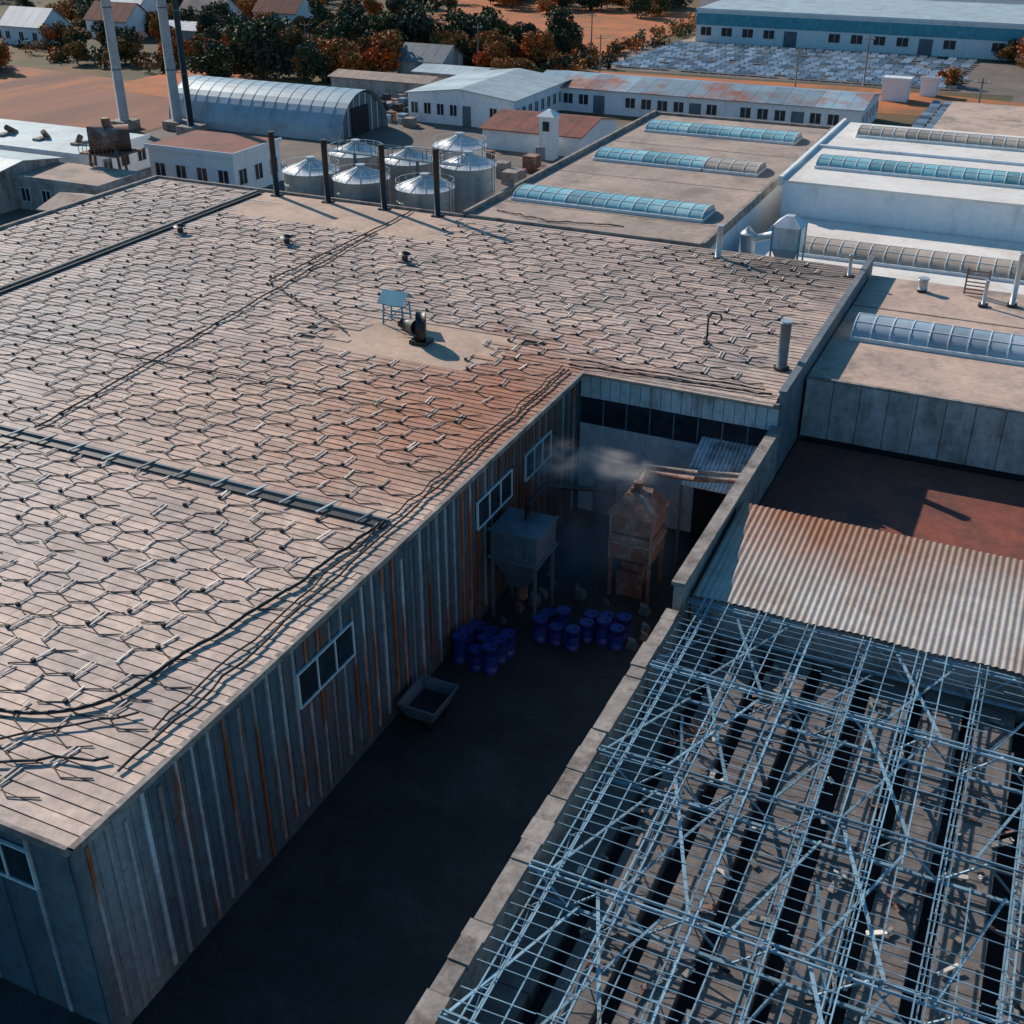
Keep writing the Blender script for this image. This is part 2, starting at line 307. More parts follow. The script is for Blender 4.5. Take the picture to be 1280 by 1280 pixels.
# ================================================================= SILOS
def silo(x,y,zt):
    r=E('grain_silo');b=B();R=2.4
    b.cyl((x,y,.02),(x,y,zt),R,m_silo,36);b.cyl((x,y,zt+.01),(x,y,zt+.85),R+.1,m_silo,36,.35);b.cyl((x,y,zt+.85),(x,y,zt+1.1),.4,m_galv,16)
    b.obj('shell',r);b=B()
    for k in range(0,10): b.cyl((x,y,zt-.1-k*1.0),(x,y,zt-k*1.0-.06),R+.02,m_galv,36)
    for k in range(18):
        a=2*math.pi*k/18;a2=2*math.pi*(k+1)/18;q=R+.05
        b.beam((x+math.cos(a)*q,y+math.sin(a)*q,zt-.2),(x+math.cos(a)*q,y+math.sin(a)*q,zt+.6),.03,.03,m_galv)
        b.beam((x+math.cos(a)*q,y+math.sin(a)*q,zt+.6),(x+math.cos(a2)*q,y+math.sin(a2)*q,zt+.6),.03,.03,m_galv)
    for k in range(12):
        a=2*math.pi*k/12;b.beam((x+math.cos(a)*(R+.08),y+math.sin(a)*(R+.08),zt+.03),(x+math.cos(a)*.4,y+math.sin(a)*.4,zt+.87),.04,.04,m_galv)
    b.beam((x+R+.1,y-.4,.1),(x+R+.1,y-.4,zt+.6),.05,.05,m_greyb);b.beam((x+R+.1,y+.1,.1),(x+R+.1,y+.1,zt+.6),.05,.05,m_greyb)
    b.obj('bands_and_railing',r)
for x,y,z in((-59.5,86.2,10.2),(-54.3,86.0,10.1),(-48,85.8,10.0),(-58.6,92.2,10.6),(-53,92.0,10.5),(-47,91.8,10.7),(-51,98,10.8)): silo(x,y,z)
b=B()
b.beam((-60,89.2,11.3),(-46,88.8,11.3),.8,.08,m_greyb)
for i in range(9):
    x=-60+i*1.7
    for yy in(88.8,89.5): b.beam((x,yy,11.3),(x,yy,12.2),.05,.05,m_greyb)
for yy in(88.8,89.5): b.beam((-60,yy,12.2),(-46,yy-.2,12.2),.05,.05,m_greyb)
for x in (-56.8,-50.5): b.beam((x,89.1,.02),(x,89.1,11.3),.2,.2,m_greyb)
b.obj('silo_walkway')
# ================================================================= BROWN BLOCK w/ skylights
r=E('skylight_hall');b=B()
b.box(-42.4,-23.2,82.45,129,.02,8.7,m_whitewall);b.obj('walls',r)
b=B();b.box(-42.5,-23.1,82.4,129.1,8.7,8.95,m_felt);b.obj('roof',r)
b=B();b.box(-42.8,-42.5,82.4,129.3,8.5,9.35,m_conc);b.box(-23.1,-22.8,82.4,129.3,8.5,9.25,m_conc);b.box(-42.5,-23.1,129.1,129.4,8.5,9.2,m_conc)
b.box(-42.5,-23.1,82.4,82.55,8.95,9.15,m_conc)
b.tube(wob((-41,85),(-36,83.6),8,.3,9.02)+wob((-36,83.6),(-30,85),8,.2,9.02),.05,m_rope)
for y in(88,100,114): b.box(-42.49,-23.11,y,y+.12,8.95,8.975,m_conc)
b.obj('kerbs',r)
barrel('barrel_skylight',-41.3,-25,90.5,1.8,.6,8.95,m_teal)
barrel('barrel_skylight',-40.5,-30,107,1.8,.6,8.95,m_teal);barrel('barrel_skylight',-29.9,-25,107,1.8,.6,8.95,m_tang)
barrel('barrel_skylight',-40.5,-25,121.5,1.8,.6,8.95,m_teal)
# ================================================================= WHITE HALLS right
r=E('white_hall');b=B()
b.box(-21.3,40,99.9,127,.02,10.0,m_whitewall);b.obj('walls',r);b=B();b.box(-21.4,40.1,99.8,127.1,10.0,10.2,m_white)
b.box(-21.7,-21.4,99.8,127.3,9.7,10.5,m_whitewall);b.box(-21.4,40,113.8,114.1,10.2,10.45,m_whitewall);b.obj('roof',r)
barrel('barrel_skylight',-19.8,30,106.8,1.6,.6,10.2,m_teal)
barrel('barrel_skylight',-19,30,121.5,1.6,.6,10.2,m_tang)
r=E('white_annex');b=B()
b.box(-21,40,83.3,99.75,.02,7.0,m_whitewall);b.box(-21.1,40,83.2,99.78,7.0,7.2,m_white);b.obj('body',r)
barrel('barrel_skylight',-17.6,30,90.8,1.7,.75,7.2,m_tang)
r=E('far_brown_hall');b=B();b.box(-14,50,133,158,.02,7.5,m_whitewall);b.box(-14.2,50,132.8,158.2,7.5,7.8,m_felt2);b.obj('body',r)
r=E('dust_cyclone');b=B()
b.box(-18.3,-16.3,84.0,86,9.0,10.6,m_silo);b.hexa([(-17.6,84.6,7.3),(-17,84.6,7.3),(-17,85.4,7.3),(-17.6,85.4,7.3),(-18.3,84,8.99),(-16.3,84,8.99),(-16.3,86,8.99),(-18.3,86,8.99)],m_galv)
b.hexa([(-18.4,83.9,10.6),(-16.2,83.9,10.6),(-16.2,86.1,10.6),(-18.4,86.1,10.6),(-17.6,84.7,11.3),(-17,84.7,11.3),(-17,85.3,11.3),(-17.6,85.3,11.3)],m_silo)
for xx in(-18.3,-16.3):
    for yy in(84,86): b.beam((xx,yy,7.2),(xx,yy,10.7),.12,.12,m_tealp)
b.cyl((-20.3,85,7.2),(-20.3,85,9.6),.6,m_galv,14);b.cyl((-20.3,85,9.6),(-20.3,85,10.1),.6,m_galv,14,.1);b.cyl((-20,85,9.2),(-18.2,85,9.8),.3,m_galv,12);b.obj('housing',r)
for x,y,z0,z1,rr in((-21.2,80.3,8.9,11.2,.22),(-3,78.6,8.6,10.2,.12),(-1.3,79.4,8.6,12.0,.17),(-11.9,80,8.9,10.4,.12),(-7,80,8.6,9.4,.3)):
    b=B();b.cyl((x,y,z0),(x,y,z1),rr,m_galv,12);b.cyl((x,y,z1),(x,y,z1+.1),rr*1.2,m_galv,12);b.box(x-.3,x+.3,y-.3,y+.3,z0,z0+.12,m_rope);b.obj('vent_pipe')
b=B()
for i in range(7): b.beam((-4.4,80.6,8.7+.25*i),(-3.0,80.6,8.7+.25*i),.07,.07,m_rust)
for xx in(-4.4,-3.0): b.beam((xx,80.6,8.6),(xx,80.6,10.4),.1,.1,m_rust)
b.obj('roof_access_ladder')
# ================================================================= RIGHT BUILDING R1
r=E('right_hall');b=B()
b.box(-10.7,40,62.1,82,.02,8.3,m_concg);b.obj('walls',r)
b=B();b.box(-10.7,40,61.9,82.2,8.3,8.55,m_felt2)
b.box(-10.7,40,75.3,75.42,8.55,8.6,m_felt);b.obj('roof',r)
b=B();x=-10.6
while x<38:
    b.box(x,x+1.46,61.7+random.uniform(-.02,.02),61.88,5.15,8.62,m_concg);x+=1.5
b.box(-10.6,39,61.66,61.9,8.63,8.75,m_conc)
b.box(-10.6,39,61.95,62.08,3.6,5.1,m_dark);b.obj('facade_panels',r)  # near-black strip paints the shade in the recess under the overhang
barrel('barrel_skylight',-9.6,30,70.6,1.6,.8,8.55,m_greyg)
r=E('low_link_building');b=B();b.box(-10.7,30,48.3,61.65,.02,4.6,m_concg);b.box(-10.7,30,48.3,61.66,4.6,4.8,m_red)
b.obj('body',r)
r=E('corrugated_shed');b=B();b.box(-10.7,30,41.2,48.2,.02,6.4,m_concg);b.obj('walls',r)
b=B();x=-10.6;w=.28
prof=[]
while x<28:
    for dx,dz in((0,0),(.07,.05),(.14,.07),(.21,.05)): prof.append((x+dx,dz))
    x+=w
k=b.mi(m_corr)
for (xx,dz) in prof: b.v.append((xx,40.9+.06*math.sin(xx*1.3),6.6+dz));b.v.append((xx,48.5,7.3+dz))
for i in range(len(prof)-1): b.f.append((2*i,2*i+2,2*i+3,2*i+1));b.m.append(k);b.sm.append(True)
b.obj('corrugated_roof',r)
b=B();b.box(-10.7,30,48.2,48.4,4.8,7.2,m_conc);b.obj('ridge_wall',r)
b=B();b.box(-11.2,-10.8,40.0,56.88,.02,7.5,m_conc);b.box(-11.3,-10.72,39.95,56.86,7.5,7.68,m_conc);b.obj('alley_wall')
r=E('unroofed_hall');b=B()
b.box(-11.3,-10.75,5,39.9,.02,6.2,m_conc)
y=5
while y<39:
    l=random.uniform(.5,2.0);l=min(l,39.8-y);b.box(-11.42+random.uniform(-.06,.06),-10.76+random.uniform(-.07,.07),y,y+l-.015,6.2,6.38+random.uniform(-.05,.05),m_conc);y+=l
b.obj('wall_and_coping',r)
b=B();b.box(-10.75,30,5,41.1,.02,4.2,m_dark)  # near-black base, shows as dark bands between the slabs
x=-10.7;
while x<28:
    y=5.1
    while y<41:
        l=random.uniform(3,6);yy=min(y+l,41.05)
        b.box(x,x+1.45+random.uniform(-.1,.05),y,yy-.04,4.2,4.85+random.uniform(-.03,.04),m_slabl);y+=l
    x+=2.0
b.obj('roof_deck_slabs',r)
b=B()
for Y in(12.3,18.3,24.3,30.3,35.8,40.7):
    zt=6.45;zb=5.15
    for dy in(-.12,.12): b.beam((-10.7,Y+dy,zt),(30,Y+dy,zt),.06,.09,m_truss)
    b.beam((-10.7,Y,zb),(30,Y,zb),.12,.1,m_truss)
    x=-10.7;k=0
    while x<29:
        z0,z1=(zb,zt) if k%2 else (zt,zb)
        b.beam((x,Y,z0),(x+1.3,Y,z1),.06,.06,m_truss);x+=1.3;k+=1
b.obj('primary_trusses',r)
b=B()
x=-10.1;k=0
while x<29:
    zt=6.62;e=random.uniform(-.1,.1)
    if k%2==0:
        b.beam((x,5,zt),(x+e,40.9,zt),.05,.06,m_truss)
        b.beam((x+.3,5,zt),(x+.3+e,40.9,zt),.05,.06,m_truss)
        b.beam((x+.15,5,zt-.6),(x+.15+e,40.9,zt-.6),.05,.05,m_truss)
        y=5;q=0
        while y<40.1:
            z0,z1=(zt-.6,zt) if q%2 else (zt,zt-.6)
            b.beam((x+.15,y,z0),(x+.15,y+.8,z1),.03,.03,m_truss)
            b.beam((x,y,zt+.01),(x+.3,y+.01,zt+.01),.03,.03,m_truss)
            y+=.8;q+=1
    else:
        for i in range(6):
            if random.random()<.65: y0=5+i*6;b.beam((x,y0,zt),(x+e,y0+5.9,zt),.045,.05,m_truss)
    x+=1.1+random.uniform(-.08,.08);k+=1
b.obj('lattice_joists',r)
b=B();y=5.4
while y<40.6:
    x=-10.5
    while x<29:
        l=random.uniform(2,7)
        if random.random()<(.95 if x<-5 else .66): b.beam((x,y+random.uniform(-.08,.08),6.69),(x+l,y+random.uniform(-.16,.16),6.69+random.uniform(-.06,.06)),.024,.024,m_truss)
        x+=l
    y+=.46
ys=[12.3,18.3,24.3,30.3,35.8,40.7]
for a,c in zip(ys,ys[1:]):
    for i in range(6):
        x0=-10.5+i*6+random.uniform(-.4,.4)
        b.beam((x0,a,6.33),(x0+1.6,c,5.3),.09,.06,m_truss);b.beam((x0+4.6,a,6.31),(x0+2.2,c,6.31),.11,.06,m_truss)
        b.beam((x0+2.2,a,6.29),(x0+4.4,c,6.29),.09,.05,m_truss)
        if random.random()<.6:b.beam((x0+3,a,5.3),(x0+2.0,a+3,6.4),.1,.06,m_truss)
b.obj('rods_and_bracing',r)
b=B()
for i in range(190):
    x=random.uniform(-10.3,6);y=random.uniform(16,40);a=random.uniform(0,3.14);l=random.uniform(.1,.8)
    m=random.choice((m_rust,m_strip,m_conc,m_black,m_conc))
    b.beam((x,y,4.95),(x+l*math.cos(a),y+l*math.sin(a),4.95+random.uniform(0,.12)),random.uniform(.06,.25),.05,m)
for cx,cy in((-8.8,33.5),(-8.2,34.2)):
    for i in range(14):
        a=random.uniform(0,6.28);b.beam((cx,cy,4.95),(cx+math.cos(a)*random.uniform(.3,.9),cy+math.sin(a)*.6,5.0+random.uniform(0,.4)),.05,.05,m_rust)
b.obj('deck_debris',r)
# ================================================================= ALLEY EQUIPMENT
r=E('storage_hopper');b=B()
b.box(-21.9,-19.4,44.4,46.8,3.7,5.3,m_greyb);b.hexa([(-21,45.3,1.6),(-20.4,45.3,1.6),(-20.4,45.9,1.6),(-21,45.9,1.6),(-21.9,44.4,3.68),(-19.4,44.4,3.68),(-19.4,46.8,3.68),(-21.9,46.8,3.68)],m_greyb)
for xx in(-21.8,-19.5):
    for yy in(44.5,46.7): b.beam((xx,yy,.02),(xx,yy,3.75),.14,.14,m_greyb)
for z in(3.7,5.25):
    b.box(-22,-19.3,44.3,44.42,z-.07,z+.07,m_greyb);b.box(-19.42,-19.3,44.42,46.9,z-.07,z+.07,m_greyb)
for k in range(4): b.box(-21.8+k*.62,-21.74+k*.62,44.33,44.41,3.8,5.15,m_greyb)
b.cyl((-20.7,45.6,.9),(-20.7,45.6,1.62),.3,m_rust);b.tube([(-20.6,46,5.3),(-20.6,46,6.0),(-20.6,48,6.2),(-18,50,5.6)],.14,m_black,10);b.obj('hopper_body',r)
r=E('rusty_filter_unit');b=B();ox,oy=-1.5,-.3
def bx(x0,x1,y0,y1,z0,z1,m): b.box(x0+ox,x1+ox,y0+oy,y1+oy,z0,z1,m)
bx(-15.8,-13.5,49.2,51.4,2.4,3.75,m_rust);bx(-15.65,-13.65,49.35,51.25,3.75,3.95,m_black);bx(-15.8,-13.5,49.2,51.4,3.95,4.95,m_rust)
b.hexa([(X+ox,Y+oy,Z) for X,Y,Z in [(-15.95,49.05,4.97),(-13.35,49.05,4.97),(-13.35,51.55,4.97),(-15.95,51.55,4.97),(-15.2,49.9,5.9),(-14.1,49.9,5.9),(-14.1,50.9,5.9),(-15.2,50.9,5.9)]],m_rust)
for xx in(-15.75,-14.65,-13.55): b.beam((xx+ox,49.15+oy,2.4),(xx+ox,49.15+oy,4.95),.08,.08,m_conc)
bx(-13.5,-13.4,49.1,51.4,3.3,3.4,m_conc);bx(-15.85,-13.45,49.1,49.18,3.3,3.4,m_conc)
for xx in(-15.7,-13.6):
    for yy in(49.3,51.3): b.beam((xx+ox,yy+oy,.02),(xx+ox,yy+oy,2.45),.16,.16,m_rust)
bx(-15.2,-14.1,49.7,50.9,.6,1.9,m_rust);bx(-15.3,-13.9,49.2,49.3,.2,1.6,m_rust)
b.cyl((-14.8+ox,50.4+oy,5.8),(-14.8+ox,50.4+oy,6.4),.25,m_rust)
for k in range(3): b.cyl((-15+ox+k*.5,50.1+oy,5.5),(-15+ox+k*.5,50.1+oy,6.15),.1,m_rust)
b.obj('housing',r)
b=B();b.tube([(-17.4,52.4,5.7),(-14,52.3,6.0),(-11.3,52.6,6.3)],.14,m_rust,10);b.tube([(-17.4,52.9,5.8),(-14,52.8,6.15),(-11.3,53.1,6.4)],.11,m_conc,10);b.tube([(-16.6,50.6,5.4),(-16.6,52.4,5.75)],.2,m_rust,10);b.obj('ducts',r)
r=E('lean_to_awning');b=B();x=-15
while x<-11.5:
    b.hexa([(x,53.4,4.9),(x+.2,53.4,4.9),(x+.2,56.8,6.2),(x,56.8,6.2),(x,53.4,4.96),(x+.2,53.4,5.02),(x+.2,56.8,6.32),(x,56.8,6.26)],m_panel);x+=.22
for xx in(-15,-11.6): b.beam((xx,53.5,.02),(xx,53.5,4.9),.12,.12,m_greyb)
b.obj('sheet_and_posts',r)
def drum(x,y,h):
    b=B();b.cyl((x,y,.03),(x,y,h),.36,m_blue,16)
    for k in(.05,.36,.68,1): b.cyl((x,y,.03+(h-.1)*k),(x,y,.09+(h-.1)*k),.385,m_blue,16)
    b.cyl((x+.15,y,h),(x+.15,y,h+.07),.06,m_black,8);b.obj('blue_drum')
for cx,cy,n in((-20.7,41.2,9),(-18.0,44.6,5),(-16.0,45.6,6)):
    for i in range(n): drum(cx+(i%3-1)*.82+random.uniform(-.1,.1),cy+(i//3-1)*.85+random.uniform(-.1,.1),random.uniform(1.0,1.5))
b=B()
for i in range(16):
    x=random.uniform(-21.5,-14);y=random.uniform(42.5,50);w=random.uniform(.2,.6);b.hexa([(x,y,.03),(x+w,y,.03),(x+w,y+w,.03),(x,y+w,.03),(x+.1,y+.1,w),(x+w*.8,y,w),(x+w*.8,y+w*.8,w*.8),(x,y+w*.8,w)],random.choice((m_greyb,m_rust,m_greyb,m_cap)))
b.obj('scrap_sacks')
r=E('tipping_skip');b=B()
def hop(x0,x1,y0,y1,z0,z1,fl,m):
    lo=[(x0,y0,z0),(x1,y0,z0),(x1,y1,z0),(x0,y1,z0)];up=[(x0-fl,y0-fl,z1),(x1+fl,y0-fl,z1),(x1+fl,y1+fl,z1),(x0-fl,y1+fl,z1)]
    b.poly(list(reversed(lo)),m)
    for i in range(4):
        j=(i+1)%4;b.poly([lo[i],lo[j],up[j],up[i]],m);b.beam(up[i],up[j],.07,.07,m_greyb)
hop(-21.6,-20.3,35.2,36.9,.5,1.3,.28,m_greyb)
b.box(-21.65,-20.25,35.15,36.95,.75,.8,m_dark)
for xx in(-21.5,-20.4):
    for yy in(35.4,36.7): b.cyl((xx-.08,yy,.24),(xx+.08,yy,.24),.23,m_black,12)
    b.beam((xx,35.2,.45),(xx,36.9,.45),.1,.12,m_black)
b.beam((-20.9,35.2,.45),(-20.5,33.8,.3),.08,.08,m_black);b.obj('tub',r)
# ================================================================= BACKGROUND BUILDINGS
def bldg(name,x0,x1,y0,y1,h,wm,rm,gable=0,wins=None,band=None,ov=.4,ax='x'):
    r=E(name);b=B();b.box(x0,x1,y0,y1,.02,h,wm)
    xm=(x0+x1)/2;ym=(y0+y1)/2
    if gable and ax=='x':
        for xx,fl in((x0,1),(x1,0)):
            pts=[(xx,y0,h),(xx,ym,h+gable),(xx,y1,h)];b.poly(pts if fl else pts[::-1],wm)
    elif gable:
        for yy in(y0,y1): b.poly([(x0,yy,h),(xm,yy,h+gable),(x1,yy,h)],wm)
    b.obj('walls',r);b=B()
    if gable and ax=='x':
        for ya,yb in((y0-ov,ym),(y1+ov,ym)):
            n=max(2,int((x1-x0)/2.2))
            for i in range(n):
                xa=x0-ov+(x1-x0+2*ov)*i/n;xb=x0-ov+(x1-x0+2*ov)*(i+1)/n-.05
                zl=h-ov*gable/((y1-y0)/2);b.hexa([(xa,ya,zl+.02),(xb,ya,zl+.02),(xb,yb,h+gable+.02),(xa,yb,h+gable+.02),(xa,ya,zl+.14),(xb,ya,zl+.14),(xb,yb,h+gable+.14),(xa,yb,h+gable+.14)],rm)
    elif gable:
        for xa,xb in((x0-ov,xm),(x1+ov,xm)):
            n=max(2,int((y1-y0)/2.2))
            zl=h-ov*gable/((x1-x0)/2)
            for i in range(n):
                ya=y0-ov+(y1-y0+2*ov)*i/n;yb=y0-ov+(y1-y0+2*ov)*(i+1)/n-.05
                b.hexa([(xa,ya,zl+.02),(xb,ya,h+gable+.02),(xb,yb,h+gable+.02),(xa,yb,zl+.02),(xa,ya,zl+.14),(xb,ya,h+gable+.14),(xb,yb,h+gable+.14),(xa,yb,zl+.14)],rm)
    else:
        b.box(x0-.2,x1+.2,y0-.2,y1+.2,h,h+.22,rm)
        b.box(x0-.22,x1+.22,y0-.3,y0-.2,h-.1,h+.4,wm);b.box(x1+.2,x1+.3,y0-.2,y1+.2,h-.1,h+.4,wm)
    b.obj('roof',r);b=B()
    if wins:
        n,wd,z0,z1=wins
        st=(x1-x0)/n
        for i in range(n):
            u=x0+st*(i+.5)
            if i%6==4: b.box(u-wd*.6,u+wd*.6,y0-.06,y0-.005,.05,z1,m_greyb)
            elif i%7==5: continue
            else: window(b,'y',y0-.01,-1,u-wd/2,u+wd/2,z0,z1,2)
        n2=max(1,int((y1-y0)/st))
        for i in range(n2):
            u=y0+(y1-y0)*(i+.5)/n2;window(b,'x',x1+.01,1,u-wd/2,u+wd/2,z0,z1,2)
    if band: b.box(x0-.05,x1+.05,y0-.12,y0-.01,band[0],band[1],band[2])
    if b.v:b.obj('windows_and_doors',r)
    return r
bldg('white_office_building',-89,-72,155,175,4.0,m_whitewall,m_lblue,1.0,(8,1.1,1.3,2.8),ax='y')
bldg('long_workshop',-77,-27,172,186,3.4,m_whitewall,m_bluert,1.0,(20,1.5,1.2,2.6))
bldg('red_roof_building',-71,-57,143,156,2.6,m_whitewall,m_red,1.2)
r=E('transformer_tower');b=B();b.box(-61.5,-59.6,140,141.9,.02,5.4,m_whitewall);b.hexa([(-61.8,139.7,5.4),(-59.3,139.7,5.4),(-59.3,142.2,5.4),(-61.8,142.2,5.4),(-60.8,140.7,6.1),(-60.3,140.7,6.1),(-60.3,141.2,6.1),(-60.8,141.2,6.1)],m_whitewall)
b.box(-61,-60.1,139.94,140,3.6,4.8,m_glass);b.obj('tower',r)
bldg('teal_warehouse',-76,30,254,290,6.2,m_whitewall,m_lblue,0,(24,2.2,1.4,3.0),(3.4,5.6,m_tealp))
bldg('far_warehouse',-60,30,305,330,6,m_whitewall,m_felt2,1.5)
bldg('far_shed',-88,-64,296,312,4,m_whitewall,m_lblue,1.0)
r=E('arched_hangar');b=B();n=20;R=6.2;yc=144
x=-119
while x<-90.2:
    for j in range(n):
        t0=math.pi*j/n;t1=math.pi*(j+1)/n
        b.poly([(x,yc-R*math.cos(t0),.02+R*.95*math.sin(t0)),(x+1.95,yc-R*math.cos(t0),.02+R*.95*math.sin(t0)),(x+1.95,yc-R*math.cos(t1),.02+R*.95*math.sin(t1)),(x,yc-R*math.cos(t1),.02+R*.95*math.sin(t1))],m_hang,False)
        b.beam((x,yc-R*math.cos(t0),.03+R*.95*math.sin(t0)),(x,yc-R*math.cos(t1),.03+R*.95*math.sin(t1)),.06,.05,m_hang)
    x+=1.95
b.obj('vault',r);b=B();b.poly([(-90.6,yc-R*math.cos(math.pi*j/n)*.96,.02+R*.9*math.sin(math.pi*j/n)) for j in range(n+1)],m_greyb)
for j in range(1,8): b.beam((-90.5,yc-R+j*1.55,.1),(-90.5,yc-R+j*1.55,R*.9*math.sqrt(max(0.05,1-((-R+j*1.55)/R)**2))),.12,.12,m_whitef)
b.box(-90.55,-90.42,yc-2.2,yc+2.2,.05,3.8,m_dark);b.obj('end_wall',r)
bldg('long_low_building',-150,-104,104,116,3.6,m_whitewall,m_lblue,0,(16,1.4,1.1,2.5))
bldg('boiler_house',-97,-85,108,117,4.6,m_whitewall,m_red,0,(4,1.4,1.2,2.9))
bldg('yard_shed',-104,-92,94,101,3.4,m_concg,m_felt,0,(4,1.2,1.,2.4))
bldg('grey_shed',-120,-104,90,101,4,m_concg,m_lblue,.8)
bldg('stone_shed',-92,-84,86,92,3.2,m_concg,m_felt,.8)
bldg('field_barn',-110,-101,188,196,3,m_concg,m_greyb,2.2,ax='x')
bldg('storage_shed',-112,-94,170,176,2.6,m_concg,m_felt,.6)
bldg('open_shed',-102,-90,180,188,2.6,m_concg,m_lblue,.6)
for x,y,gm in((-196,205,m_red),(-205,190,m_lblue),(-185,222,m_felt),(-210,225,m_lblue),(-172,232,m_red)):
    bldg('village_house',x,x+11,y,y+8,3.8,m_whitewall,gm,3,(3,1.1,1.2,2.6))
bldg('greenhouse',-178,-160,208,214,2.4,m_lblue,m_whitef,1.2)
r=E('elevated_tank');b=B()
b.cyl((-99.5,101.5,6.4),(-96.2,104.5,6.4),1.4,m_rust,18)
for dx,dy in((-2.2,0),(1.8,0),(-.2,3.2),(-1.5,-1.6)): b.beam((-98+dx,102.4+dy,.02),(-98+dx*.8,102.4+dy*.8,5.4),.22,.22,m_rust)
b.box(-100.5,-95.2,100.8,105.2,4.9,5.05,m_rust)
for k in range(10): b.beam((-100.5+k*.58,100.8,5.05),(-100.5+k*.58,100.8,6),.05,.05,m_rust)
b.beam((-100.5,100.8,6),(-95.2,100.8,6),.06,.06,m_rust);b.cyl((-98,103,7.6),(-98,103,8.6),.5,m_rust);b.obj('tank_and_frame',r)
for x,y,h,rr,m in((-123,133,40,.62,m_cream),(-116,136,40,.62,m_cream),(-112,134,36,.4,m_black)):
    r=E('industrial_chimney');b=B();b.cyl((x,y,.02),(x,y,h),rr*1.15,m,20,rr*.85);b.box(x-1.5,x+1.5,y-1.5,y+1.5,.02,1.2,m_conc)
    for k in(8,16,24,32): b.cyl((x,y,k),(x,y,k+.15),rr*1.2,m_greyb,20)
    b.obj('shaft',r)
for x in(-146,-140,-132,-126,-120,-114,-108):
    b=B();b.cyl((x,108+random.random()*4,3.8),(x,109,4.7),.35,m_rust,10);b.box(x-.5,x+.5,107.6,109.6,3.8,4.1,m_conc);b.obj('roof_vent')
bldg('site_cabin',-29,-25,201,204,3.2,m_whitewall,m_whitef);bldg('site_cabin',-24,-21.5,208,210,2.6,m_whitewall,m_bluert)
def pv(x0,x1,y0,y1,step,skew=0):
    r=E('solar_panel_array');b=B();y=y0
    while y<y1:
        x=x0+skew*(y-y0)
        while x<x1:
            if random.random()>.05:
                h=random.uniform(-.05,.08)
                b.hexa([(x,y,.3+h),(x+1.5,y,.3+h),(x+1.5,y+1.5,.55+h),(x,y+1.5,.55+h),(x,y-.02,.36+h),(x+1.5,y-.02,.36+h),(x+1.5,y+1.48,.61+h),(x,y+1.48,.61+h)],m_pv)
                b.beam((x+.75,y+.75,.02),(x+.75,y+.75,.42+h),.1,.1,m_greyb)
            x+=1.8
        b.beam((x0,y-.3,.25),(x1,y-.3,.25),.05,.05,m_whitef)
        if int(y)%3==0:
            for q in range(int(x0),int(x1),9): b.beam((q,y-.3,.02),(q,y-.3,1.3),.09,.09,m_whitef)
        y+=step
    b.obj('panels_on_posts',r)
pv(-80,-20,215,248,2.7,.05);pv(-21,20,170,200,2.7)
for x,y,h in((-75,196,8),(-40,188,9),(-100,200,8),(-34,214,8),(-12,170,9),(-130,190,8),(-88,225,8)):
    b=B();b.cyl((x,y,.02),(x,y,h),.16,m_conc,8,.1);b.beam((x-1,y,h-.6),(x+1,y,h-.6),.1,.1,m_conc)
    for d in(-.8,0,.8): b.cyl((x+d,y,h-.55),(x+d,y,h-.3),.06,m_whitef,6)
    b.obj('utility_pole')
b=B()
for i in range(70):
    x=random.uniform(-100,-82);y=random.uniform(150,166) if i%2 else random.uniform(158,170);w=random.uniform(.5,1.5)
    b.box(x,x+w,y,y+w,.03,random.uniform(.4,1.4),random.choice((m_rust,m_rust,m_conc,m_black,m_bluert)))
for i in range(18):
    x=random.uniform(-68,-46);y=random.uniform(122,140);w=random.uniform(.8,2);b.box(x,x+w,y,y+w,.03,random.uniform(.5,2),random.choice((m_rust,m_conc,m_galv,m_bluert)))
b.obj('pallet_stacks')
# ================================================================= TREES
def crown(b,cx,cy,cz,rx,rz,n,mats,leaf):
    lobes=[(cx+random.uniform(-.6,.6)*rx,cy+random.uniform(-.6,.6)*rx,cz+random.uniform(-.6,.55)*rz,random.uniform(.32,.6),random.choice(mats)) for _ in range(10)]
    for i in range(n):
        lx,ly,lz,lr,lm=random.choice(lobes)
        v=Vector((random.gauss(0,1),random.gauss(0,1),random.gauss(0,1))).normalized()*(random.random()**.35)*lr
        p=Vector((lx+v.x*rx,ly+v.y*rx,lz+v.z*rz))
        if p.z<.2:continue
        a=Vector((random.gauss(0,1),random.gauss(0,1),random.gauss(0,1))).normalized();c=a.orthogonal().normalized();d=a.cross(c)
        s=leaf*random.uniform(.6,1.3)
        b.poly([p-c*s,p+d*s*.7,p+c*s,p-d*s*.7],lm if random.random()<.75 else random.choice(mats))
def treemesh(name,mats,h,r,n):
    b=B();b.cyl((0,0,0),(0,0,h*.5),.22,m_bark,7,.13)
    for i in range(6):
        a=i*1.05+random.random();z=h*random.uniform(.2,.5);b.cyl((0,0,z),(math.cos(a)*r*.6,math.sin(a)*r*.6,z+h*.28),.1,m_bark,5,.03)
    crown(b,0,0,h*.5,r,h*.48,n,mats,.3)
    return b.obj(name)
protos={}
for k,(mats,h,r) in {'autumn_tree':([L_or,L_or,L_ye],7.5,3.8),'ochre_tree':([L_ye,L_ye,L_gr],7,3.6),'green_tree':([L_gr,L_gr,L_dk,L_ye],8.5,4.0),'dark_tree':([L_dk,L_gr,L_dk],9,4.0)}.items():
    protos[k]=[treemesh(k,mats,h,r,2800) for _ in range(3)]
used=set()
